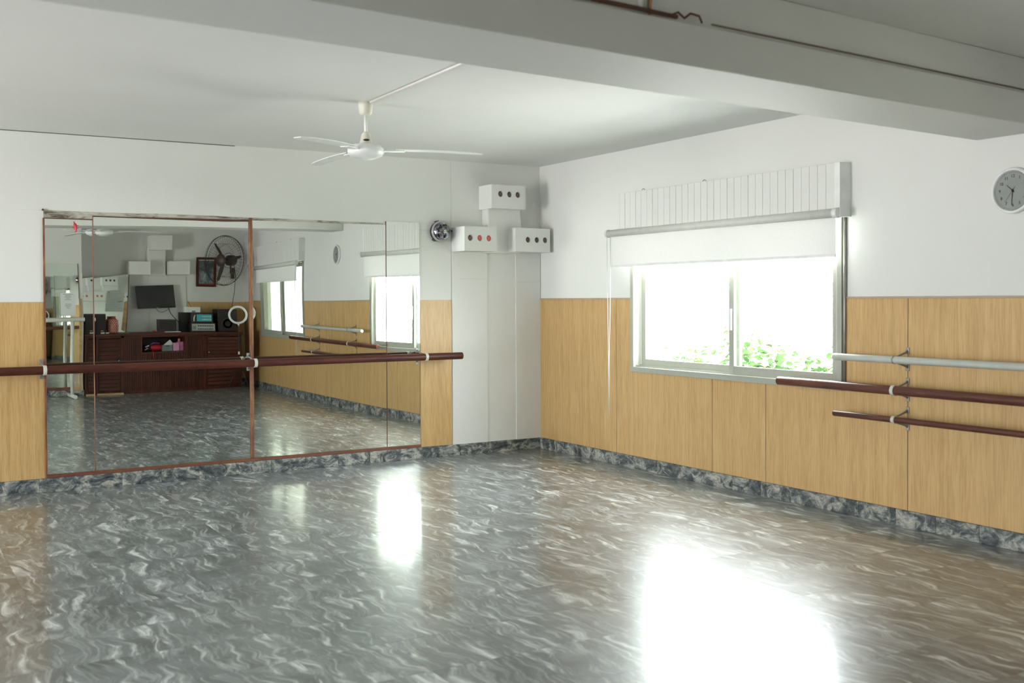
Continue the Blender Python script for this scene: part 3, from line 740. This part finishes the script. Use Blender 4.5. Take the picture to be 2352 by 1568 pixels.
# niche contents
bg_ = thing('sports_bag', 'red and white bag in the sideboard niche', 'bag', (-1.70, -9.42, nz0))
m = MB(); prof = [(.0, 0)]
def blob(mb, c, s3, n=14, k=8):
    b = len(mb.v)
    for j in range(k + 1):
        ph = -PI / 2 + PI * j / k
        for i in range(n):
            th = 2 * PI * i / n; mb.v.append((c[0] + s3[0] * math.cos(ph) * math.cos(th), c[1] + s3[1] * math.cos(ph) * math.sin(th), c[2] + s3[2] * math.sin(ph)))
    for j in range(k):
        for i in range(n): mb.face((b + j * n + i, b + j * n + (i + 1) % n, b + (j + 1) * n + (i + 1) % n, b + (j + 1) * n + i), True)
    return mb
blob(MB(), (.03, 0, .062), (.14, .10, .062)).build('pouch', M_red, bg_)
blob(MB(), (-.11, .02, .05), (.07, .08, .05)).build('side', M_blackm, bg_)
MB().tube([(-.17, .09, .03), (-.12, .10, .055), (-.16, .10, .08), (-.10, .10, .10)], .010, 8).build('stripe', M_white, bg_)
MB().tube([(-.08, .06, .10), (-.02, .10, .14), (.07, .08, .13), (.09, .02, .11)], .012, 8).build('strap', plain('violet_strap', (.10, .07, .20), .6), bg_)
MB().tube([(-.05, .10, .03), (-.055, .215, .0), (-.06, .245, -.05), (-.05, .245, -.10)], .005, 6).build('cord', M_red, bg_)
bk = thing('basket', 'small grey plastic basket holding a white paper in the sideboard niche', 'basket', (-1.50, -9.36, nz0))
m = MB(); x0, x1, y0_, y1_ = -.085, .085, -.06, .06
for a in ((x0, x1, y0_, y1_, 0, .005), (x0, x1, y1_ - .004, y1_, 0, .10), (x0, x1, y0_, y0_ + .004, 0, .10), (x0, x0 + .004, y0_, y1_, 0, .10), (x1 - .004, x1, y0_, y1_, 0, .10)): m.box(*a)
m.build('tub', M_grayb, bk, .002); MB().box(-.03, .03, .06, .062, .075, .090).build('grip', M_black, bk)
pp = MB().box(-.05, .05, -.002, .002, 0, .13); pp.xf(0, Matrix.Rotation(.9, 4, 'Y')); o = pp.build('paper_sheet', M_paper, None); o.location = (-1.515, -9.36, nz0 + .065); tag(o, 'white folded paper sticking out of the small grey basket', 'paper')
for k, (x, z0_, z1_, w_, lb) in enumerate(((-1.355, 0, .13, .10, 'pale pink box beside the grey basket in the niche'), (-1.275, 0, .075, .10, 'deep pink box at the bottom of the stack at the niche end'), (-1.275, .076, .145, .095, 'deep pink box on top of another at the niche end'))):
    b_ = MB().box(-w_ / 2, w_ / 2, -.06, .06, 0, z1_ - z0_).build('pink_box', M_pink if k == 0 else plain('deep_pink', (.55, .18, .38), .6), None, .003); b_.location = (x, -9.36 - .02 * (k > 0), nz0 + z0_); tag(b_, lb, 'box')
bt = MB().lathe([(.02, 0), (.022, .03), (.016, .05), (.008, .056)], 14).build('pink_ball', plain('rose', (.75, .30, .35), .5), None); bt.location = (-1.29, -9.37, nz0 + .145); tag(bt, 'small rose coloured pot on top of the deep pink boxes', 'pot')

# things on the sideboard
tp = CH
def box_thing(name, label, cat, mat, x0, x1, y0_, y1_, z0_, z1_, bev=.003, rz=0, group=None):
    r = thing(name, label, cat, ((x0 + x1) / 2, (y0_ + y1_) / 2, z0_), rz, group)
    hx, hy = (x1 - x0) / 2, (y1_ - y0_) / 2
    MB().box(-hx, hx, -hy, hy, 0, z1_ - z0_).build('body', mat, r, bev)
    return r, hx, hy, z1_ - z0_
r, hx, hy, h = box_thing('loudspeaker', 'tall black loudspeaker standing at the left end of the sideboard', 'speaker', M_black, -2.655, -2.50, -9.50, -9.27, tp, 1.27, .008)
MB().box(-hx + .008, hx - .008, hy, hy + .006, .02, h - .02).build('grille', M_grille, r, .002); MB().box(-.0, .04, hy + .006, hy + .008, .04, .048).build('badge', M_ring, r)
r, hx, hy, h = box_thing('loudspeaker', 'large black loudspeaker behind the ring light on the sideboard', 'speaker', M_black, -.60, -.25, -9.72, -9.40, tp, 1.37, .008)
MB().box(-hx + .012, hx - .012, hy, hy + .006, .02, h - .02).build('grille', M_grille, r, .002)
MB().lathe([(.11, 0), (.10, .004), (.07, -.004), (.03, .004)], 24).xf(0, Matrix.Translation((0, hy + .006, .15)) @ Matrix.Rotation(-PI / 2, 4, 'X')).build('cone', M_blackm, r)
MB().lathe([(.045, 0), (.04, .004), (.015, .006)], 20).xf(0, Matrix.Translation((0, hy + .006, .32)) @ Matrix.Rotation(-PI / 2, 4, 'X')).build('tweeter', M_blackm, r)
r, hx, hy, h = box_thing('loudspeaker', 'low wide black box loudspeaker below the television', 'speaker', M_black, -1.63, -1.34, -9.52, -9.32, tp + .012, 1.175, .006)
MB().box(-hx + .008, hx - .045, hy, hy + .005, .012, h - .012).build('grille', M_grille, r, .002)
MB().box(hx - .04, hx - .006, hy, hy + .004, .012, h - .012).build('side_panel', M_blackm, r)
b_ = MB().box(-.13, .13, -.03, .03, 0, .010).build('paper_sheet', M_paper, None); b_.location = (-1.42, -9.27, tp); tag(b_, 'white folded paper lying in front of the low black loudspeaker', 'paper')
r, hx, hy, h = box_thing('rack_case', 'black rack case open at the front behind the mixers', 'case', M_blackm, -1.20, -.64, -9.75, -9.54, tp, 1.30, .004)
r, hx, hy, h = box_thing('mixer', 'grey faced audio mixer at the bottom of the stack on the sideboard', 'mixer', M_black, -1.09, -.66, -9.52, -9.34, tp, 1.115, .004)
MB().box(-hx + .02, hx - .012, hy, hy + .006, .02, h - .015).build('front_panel', M_mixg, r, .001)
for row in range(2):
    for k in range(9):
        kb = MB().lathe([(.010, 0), (.009, .010), (.004, .012)], 10); kb.xf(0, Matrix.Translation((-hx + .13 + k * .031, hy + .006, .05 + row * .06)) @ Matrix.Rotation(-PI / 2, 4, 'X')); kb.build('knob', M_blackm, r)
MB().box(-hx + .03, -hx + .09, hy + .006, hy + .008, .04, .11).build('display', plain('dull_green', (.2, .28, .2), .4), r)
r, hx, hy, h = box_thing('mixer', 'black audio mixer with turquoise panel on top of the grey one', 'mixer', M_black, -1.08, -.70, -9.52, -9.35, 1.117, 1.30, .004)
MB().box(-hx + .10, hx - .02, hy, hy + .005, .03, h - .03).build('front_panel', M_turq, r, .001)
for row in range(2):
    for k in range(6):
        kb = MB().lathe([(.010, 0), (.009, .010), (.004, .012)], 10); kb.xf(0, Matrix.Translation((-hx + .20 + k * .028, hy + .005, .06 + row * .055)) @ Matrix.Rotation(-PI / 2, 4, 'X')); kb.build('knob', M_white, r)
MB().tube([(-hx + .05, hy + .003, .03), (-hx + .05, hy + .012, .09), (-hx + .07, hy + .006, .14)], .009, 8).build('plug', M_white, r)
r, hx, hy, h = box_thing('router', 'small white router standing on top of the mixers', 'router', M_white, -1.15, -.87, -9.60, -9.50, 1.302, 1.402, .006)
MB().box(-.01, .05, hy, hy + .002, .005, .035).build('port_panel', M_ink, r)
MB().tube([(0, -hy + .02, h), (-.02, -hy, h + .05), (-.05, -hy, h + .10), (-.0, -hy - .17, h + .11)], .004, 6).build('cable', M_black, r)
# vase with hobnails
vs = thing('vase', 'pink hobnail vase on the left of the sideboard', 'vase', (-2.36, -9.38, tp))
prof = [(.045, 0), (.062, .01), (.072, .05), (.074, .12), (.070, .19), (.055, .225), (.036, .24), (.034, .262), (.042, .275)]
MB().lathe(prof, 22).build('body', plain('pink_glaze', (.30, .075, .06), .35), vs)
hb = MB()
for row in range(9):
    z = .02 + row * .024; rr = .066 + .009 * math.sin(PI * min(1, z / .22))
    for k in range(14):
        a = 2 * PI * (k + .5 * (row % 2)) / 14; blob(hb, (rr * math.cos(a), rr * math.sin(a), z), (.0115, .0115, .0095), 8, 5)
hb.build('hobnails', plain('pink_knob_glaze', (.80, .42, .34), .35), vs)['kind'] = 'stuff'
for nm, lb, ct, mt, dims in (('book', 'thin green book lying right of the pink vase', 'book', plain('green_card', (.03, .30, .16), .5), (-2.27, -2.13, -9.34, -9.26, tp, tp + .012)),
                             ('soap_box', 'small cream carton left of the pink vase, nearer the speaker', 'carton', M_cream, (-2.58, -2.52, -9.30, -9.25, tp, tp + .022)),
                             ('soap_box', 'small cream carton right beside the pink vase', 'carton', M_cream, (-2.50, -2.45, -9.31, -9.26, tp, tp + .018))):
    b_ = MB().box(*dims).build(nm, mt, None, .002); tag(b_, lb, ct)
o = blob(MB(), (0, 0, .016), (.03, .02, .016)).build('ornament', M_red, None); o.location = (-1.72, -9.29, tp); tag(o, 'small glossy red ornament on the sideboard under the television', 'ornament')
# television
tv = thing('television', 'black flat television mounted on the rear pillar, seen in the mirror', 'television', (-1.595, -9.64, 1.575), rot=(math.radians(4), math.radians(-3.0), math.radians(-8)))
MB().box(-.335, .335, -.035, .0, -.205, .205).build('case', M_black, tv, .004)
MB().box(-.322, .322, .0, .003, -.19, .195).build('screen', M_screen, tv)
MB().box(-.02, .02, .001, .004, -.201, -.195).build('badge', M_ring, tv)
MB().box(-.07, .07, -.115, -.035, -.08, .08).build('wall_mount', M_steel, tv)
MB().tube([(-.02, -.02, -.2), (.03, -.03, -.27), (.10, -.04, -.28), (.18, -.03, -.25), (.22, -.02, -.2)], .004, 6).build('cable', M_black, tv)
c = MB().tube([(-1.38, -9.66, 1.38), (-1.36, -9.66, 1.30), (-1.32, -9.66, 1.24), (-1.28, -9.62, 1.18), (-1.25, -9.60, 1.14), (-1.225, -9.62, 1.12), (-1.208, -9.63, 1.11)], .007, 6).build('cable', M_black, None)
tag(c, 'black cable hanging from the television to the mixers', 'cable')
# framed picture
pf = thing('picture_frame', 'dark wooden picture frame hanging beside the wall fan, seen in the mirror', 'picture', (-.685, YR, 2.01), rot=(math.radians(3), math.radians(1.5), 0))
m = MB(); fw_, fh = .175, .245
for d in ((-fw_, -fw_ + .035, .0, .03, -fh, fh), (fw_ - .035, fw_, 0, .03, -fh, fh), (-fw_ + .035, fw_ - .035, 0, .03, fh - .035, fh), (-fw_ + .035, fw_ - .035, 0, .03, -fh, -fh + .035)): m.box(*d)
m.build('frame', M_mahogv, pf, .003)
MB().box(-fw_ + .03, fw_ - .03, .006, .010, -fh + .03, fh - .03).build('mat_board', plain('red_mat', (.30, .06, .05), .6), pf)
def etch():
    m, nt, p, N, L = newmat('grey_etching'); n = noise(nt, 14, 6, .75, .5, mapping(nt).outputs[0])
    r = ramp(nt, n.outputs[0], [(.35, (.07, .09, .10)), (.55, (.20, .25, .27)), (.7, (.5, .52, .5))]); L.new(r.outputs[0], p.inputs['Base Color']); p.inputs['Roughness'].default_value = .12; return m
MB().box(-fw_ + .05, fw_ - .05, .010, .012, -fh + .055, fh - .055).build('print', etch(), pf)
# wall fan
wf = thing('wall_fan', 'large dark caged wall fan near the rear corner, seen in the mirrors', 'fan', (-.48, -9.38, 2.19), rot=(0, 0, math.radians(55)))
# local +y is the blowing direction
R = .41; m = MB()
for rr, yy, th in ((R, 0, .007), (R * .97, .05, .003), (R * .97, -.05, .003), (R * .66, .085, .0022), (R * .66, -.085, .0022), (.10, .105, .003), (.12, -.10, .003)):
    m.tube(circle((0, yy, 0), rr, 'y', 40), th, 5, closed=True)
for k in range(48):
    a = 2 * PI * k / 48; c_, s_ = math.cos(a), math.sin(a)
    for sg in (1, -1):
        m.tube([(.10 * c_, sg * .10, .10 * s_), (R * .66 * c_, sg * .085, R * .66 * s_), (R * .97 * c_, sg * .05, R * .97 * s_), (R * c_, 0, R * s_)], .0017, 3, caps=False)
m.build('guard', M_brownm, wf)
MB().lathe([(.10, 0), (.10, .006), (.02, .01)], 24).xf(0, Matrix.Translation((0, .103, 0)) @ Matrix.Rotation(-PI / 2, 4, 'X')).build('badge_disc', M_brownm, wf)
for k in range(3):
    a = math.radians(128 + 120 * k); b = MB()
    b.prism([(.04, -.02), (.16, -.042), (.34, -.03), (.365, .0), (.33, .022), (.16, .03), (.04, .02)], -.003, .003, 'y')
    b.xf(0, Matrix.Rotation(-a, 4, 'Y') @ Matrix.Rotation(.45, 4, 'X')); b.build('blade', M_blackm, wf)
MB().tube([(0, .04, 0), (0, -.06, 0), (0, -.10, 0), (0, -.24, 0), (0, -.27, 0)], [.03, .045, .085, .085, .05], 20).build('motor', M_brownm, wf)
MB().tube([(0, -.17, -.08), (.0, -.17, -.20), (-.10, -.32, -.20), (-.17, -.435, -.20)], .016, 10).build('bracket_arm', M_brownm, wf)
MB().box(-.03, .03, -.01, .01, -.09, .09).xf(0, Matrix.Translation((-.17, -.437, -.20)) @ Matrix.Rotation(math.radians(-55), 4, 'Z')).build('wall_plate', M_brownm, wf)
MB().tube([(0, -.26, -.06), (.02, -.28, -.28), (.05, -.22, -.5), (.05, -.15, -.75), (.055, -.1, -.98)], .005, 6).build('power_cord', M_black, wf)
# ring light on a tripod standing on the floor
rl = thing('ring_light', 'white ring light on a thin black tripod at the right end of the sideboard', 'lamp', (-.35, -9.02, 0), rot=(0, 0, math.radians(22)))
MB().tube(circle((0, .03, 1.27), .145, 'y', 40), .019, 12, closed=True).build('ring', plain('frosted_ring', (.80, .80, .84), .5), rl)
MB().tube([(0, .0, .30), (0, 0, 1.10)], .009, 10).build('pole', M_black, rl)
MB().tube([(0, .0, 1.06), (0, .0, 1.13)], .016, 10).build('clamp', M_chrome, rl)
for k in range(3):
    a = 2 * PI * k / 3 + .5; MB().tube([(0, 0, .42), (.10 * math.cos(a), .10 * math.sin(a), .22), (.20 * math.cos(a), .20 * math.sin(a), .008)], .007, 8).build('leg', M_black, rl)
MB().tube([(.0, .012, 1.0), (.02, .02, .8), (.0, .02, .62), (.015, .02, .5)], .004, 6).build('cord', M_black, rl)
MB().box(-.015, .015, .014, .030, .56, .61).build('remote', M_cream, rl, .003)

# irregular mirror sheet standing on the sideboard against the rear wall
ms = thing('mirror_sheet', 'leaning mirror sheet on the sideboard with a printed notice on it', 'mirror', (0, 0, 0))
lean = 0.026
def on_sheet(x, z, off=0):    # plane leaning back: top toward the rear wall
    return (x, -9.545 - lean * (z - .955) - .006 * (x + 2.4) + off, z)
corners = [(-2.69, .957), (-2.13, .957), (-2.045, 1.965), (-2.69, 1.87)]
m = MB(); n = 4
m.v += [on_sheet(*c_, 0) for c_ in corners] + [on_sheet(*c_, -.006) for c_ in corners]
m.face((0, 1, 2, 3)); m.face((7, 6, 5, 4))
for k in range(4): m.face((k, (k + 1) % 4, 4 + (k + 1) % 4, 4 + k))
m.build('glass', M_mirror, ms)
m = MB(); m.tube([on_sheet(-2.13 + .002, .957, .003), on_sheet(-2.045, 1.965, .003)], .005, 6); m.build('edge', M_seam, ms)
b_ = MB(); q = [(-2.20, 1.0), (-2.135, .96), (-2.085, 1.50), (-2.145, 1.47)]
b_.v += [on_sheet(*c_, .004) for c_ in q] + [on_sheet(*c_, .001) for c_ in q]; b_.face((0, 1, 2, 3)); b_.face((7, 6, 5, 4))
for k in range(4): b_.face((k, (k + 1) % 4, 4 + (k + 1) % 4, 4 + k))
b_.build('pine_strip', M_pine, ms)
def sheet_quad(mb, q, o0, o1):
    b = len(mb.v); mb.v += [on_sheet(*c_, o1) for c_ in q] + [on_sheet(*c_, o0) for c_ in q]
    mb.face((b, b + 1, b + 2, b + 3)); mb.face((b + 7, b + 6, b + 5, b + 4))
    for k in range(4): mb.face((b + k, b + (k + 1) % 4, b + 4 + (k + 1) % 4, b + 4 + k))
    return mb
nt_ = thing('notice', 'pale blue-green printed notice taped to the leaning mirror sheet', 'notice', (0, 0, 0))
sheet_quad(MB(), [(-2.455, 1.305), (-2.175, 1.30), (-2.125, 1.70), (-2.415, 1.665)], .003, .0045).build('sheet', plain('pale_green_paper', (.56, .63, .60), .7, var=.03), nt_)
m = MB()
for k in range(9):
    z = 1.36 + k * .032; sheet_quad(m, [(-2.43 + .1 * (z - 1.3), z), (-2.21 + .1 * (z - 1.3) - .06 * (k % 3 == 1), z), (-2.21 + .1 * (z - 1.3) - .06 * (k % 3 == 1), z + .006), (-2.43 + .1 * (z - 1.3), z + .006)], .0045, .0052)
m.build('text_lines', plain('pale_ink', (.38, .46, .45), .8), nt_)
sheet_quad(MB(), [(-2.40, 1.635), (-2.375, 1.637), (-2.375, 1.655), (-2.40, 1.653)], .0045, .0055).build('emblem', M_inkg, nt_)
sheet_quad(MB(), [(-2.25, 1.475), (-2.17, 1.478), (-2.17, 1.486), (-2.25, 1.483)], .0045, .0055).build('rule', M_inkb, nt_)

# second mirror on the pier, wooden edge
m2 = thing('pier_mirror', 'tall mirror with a pale wooden edge on the pier behind the portable barre', 'mirror', (0, -9.10, 0), rot=(math.radians(.42), 0, 0))
MB().box(-4.05, -2.765, -.008, 0, .14, 2.12).build('glass', M_mirror, m2)
MB().box(-2.765, -2.725, -.012, .008, .14, 1.52).build('side_strip', M_pine, m2, .002)
MB().box(-2.765, -2.757, -.010, .004, 1.52, 2.12).build('side_edge', M_seam, m2)
MB().box(-4.05, -2.765, -.012, .006, .108, .16).build('bottom_strip', M_trim, m2, .002)
MB().box(-2.86, -2.725, -.012, .009, .100, .16).build('corner_block', M_pine, m2, .002)
pn = thing('notice', 'white printed notice taped to the pier mirror above the portable barre', 'notice', (-2.935, -9.08, 1.43))
MB().box(-.112, .112, 0, .002, -.185, .185).build('sheet', M_paper, pn)
m = MB()
for k in range(10):
    z = .16 - k * .022 - (.03 if k > 4 else 0); hw = (.075, .04, .05, .03, .05, .0, .045, .05, .04, .02)[k]
    if hw: m.box(-hw, hw, .002, .0028, z, z + .007)
m.build('text_lines', M_ink, pn)
# portable barre
pb = thing('portable_barre', 'free-standing white plastic barre before the pier mirror, seen in the narrow mirror', 'ballet barre', (0, -8.80, 0))
MB().tube([(-4.2, 0, 1.19), (-3.4, 0, 1.19), (-2.74, 0, 1.19)], .031, 16).build('bar', M_pvc, pb, .003)
for x in (-2.92, -4.0):
    MB().tube([(x, 0, .035), (x, 0, 1.18)], .027, 16).build('upright', M_pvc, pb)
    MB().tube([(x, -.26, .035), (x, .26, .035)], .034, 16).build('foot', M_pvc, pb, .003)

# ------------------------------------------------------------------ outside
gr = MB().box(1.35, 1.5, -11.0, -5.9, -.9, 3.2).box(.21, 1.35, -6.02, -5.9, -.9, 2.45).box(.21, 1.35, -11.0, -10.9, -.9, 2.45).build('boundary_wall_light_block', plain('pale_render', (.55, .56, .50), .9), None); tag(gr, 'pale boundary wall facing the second window, with ends added to block light', None, None, 'structure')  # set close, with end walls added, to dim the second window
gr = bx('sky_blocker', M_concrete, None, .21, 1.35, -10.9, -5.9, 2.45, 2.55); tag(gr, 'flat unseen slab added over the second window to block sky light', None, None, 'structure')  # unseen slab added to keep sky light out of the second window
gr = bx('planting_bed', M_concrete, None, .9, 2.0, -4.3, .9, -.9, -.75); tag(gr, 'narrow raised planting bed outside the window wall', None, None, 'structure')
gr = bx('bounce_blocker', plain('bounce_blocker_green', (.06, .12, .03), .9, scale=40, var=.4), None, .2, 14, -20, -5.2, -.95, -.9); tag(gr, 'dark green ground added outside the second window to cut bounce light', None, None, 'structure')  # dark ground added to cover the glow from below the horizon
def shrub(label, x, y, h, spread, nl, bloom, seed, group='shrubs outside the windows'):
    rnd = random.Random(seed)
    r = thing('shrub', label, 'shrub', (x, y, -.75), group=group)
    st = MB(); lf = MB(); bl = MB(); H_ = h + .75
    tips = []
    for k in range(9):
        a = rnd.uniform(0, 2 * PI); q = rnd.uniform(.2, 1) * spread; hh = H_ * rnd.uniform(.80, 1.0)
        tip = Vector((q * math.cos(a) * .5, q * math.sin(a), hh)); tips.append(tip)
        st.tube([(0, 0, 0), tip * .5 + Vector((rnd.uniform(-.05, .05), 0, .1)), tip], [.012, .008, .003], 5)
    def leaf(mb, p, L_, rnd):
        M = Matrix.Translation(p) @ Matrix.Rotation(rnd.uniform(0, 2 * PI), 4, 'Z') @ Matrix.Rotation(rnd.uniform(-.9, .9), 4, 'X') @ Matrix.Rotation(rnd.uniform(-.5, .9), 4, 'Y')
        b = len(mb.v); pts = [(0, 0, 0), (.35, .28, .03), (.75, .24, .02), (1, 0, -.04), (.75, -.24, .02), (.35, -.28, .03)]
        for q in pts: mb.v.append(tuple(M @ (Vector(q) * L_)))
        mb.face((b, b + 1, b + 2, b + 3)); mb.face((b, b + 3, b + 4, b + 5))
    for k in range(nl):
        t = tips[rnd.randrange(len(tips))]; f_ = rnd.uniform(.45, 1.0) ** .6
        p = t * f_ + Vector((rnd.gauss(0, .06), rnd.gauss(0, .09), rnd.gauss(0, .03)))
        leaf(lf, p, rnd.uniform(.05, .105), rnd)
    for k in range(bloom):
        t = tips[rnd.randrange(len(tips))]; p = t * rnd.uniform(.93, 1.03) + Vector((rnd.gauss(0, .05), rnd.gauss(0, .06), rnd.gauss(.01, .03)))
        for j in range(3): leaf(bl, p, rnd.uniform(.025, .045), rnd)
    st.build('stems', M_stem, r); lf.build('foliage', M_leaf, r, fix=False)['kind'] = 'stuff'
    if bloom: bl.build('blossoms', M_bloom, r, fix=False)['kind'] = 'stuff'
    return r
shrub('low shrub outside the left pane of the wide window', 1.4, -.68, 1.02, .24, 260, 16, 1)
shrub('tallest flowering shrub just right of the middle window stile', 1.4, -1.36, 1.27, .20, 260, 40, 2)
shrub('leafy shrub outside the middle of the right pane', 1.35, -1.88, 1.12, .22, 420, 26, 3)
shrub('small leafy shrub outside the right end of the wide window', 1.3, -2.42, 1.08, .20, 380, 14, 4)
shrub('broad shrub outside the second window, seen in the mirror', .85, -6.6, 1.30, .3, 600, 6, 5)
shrub('tall shrub outside the middle of the second window, seen in the mirror', .85, -7.6, 1.75, .3, 800, 6, 6)
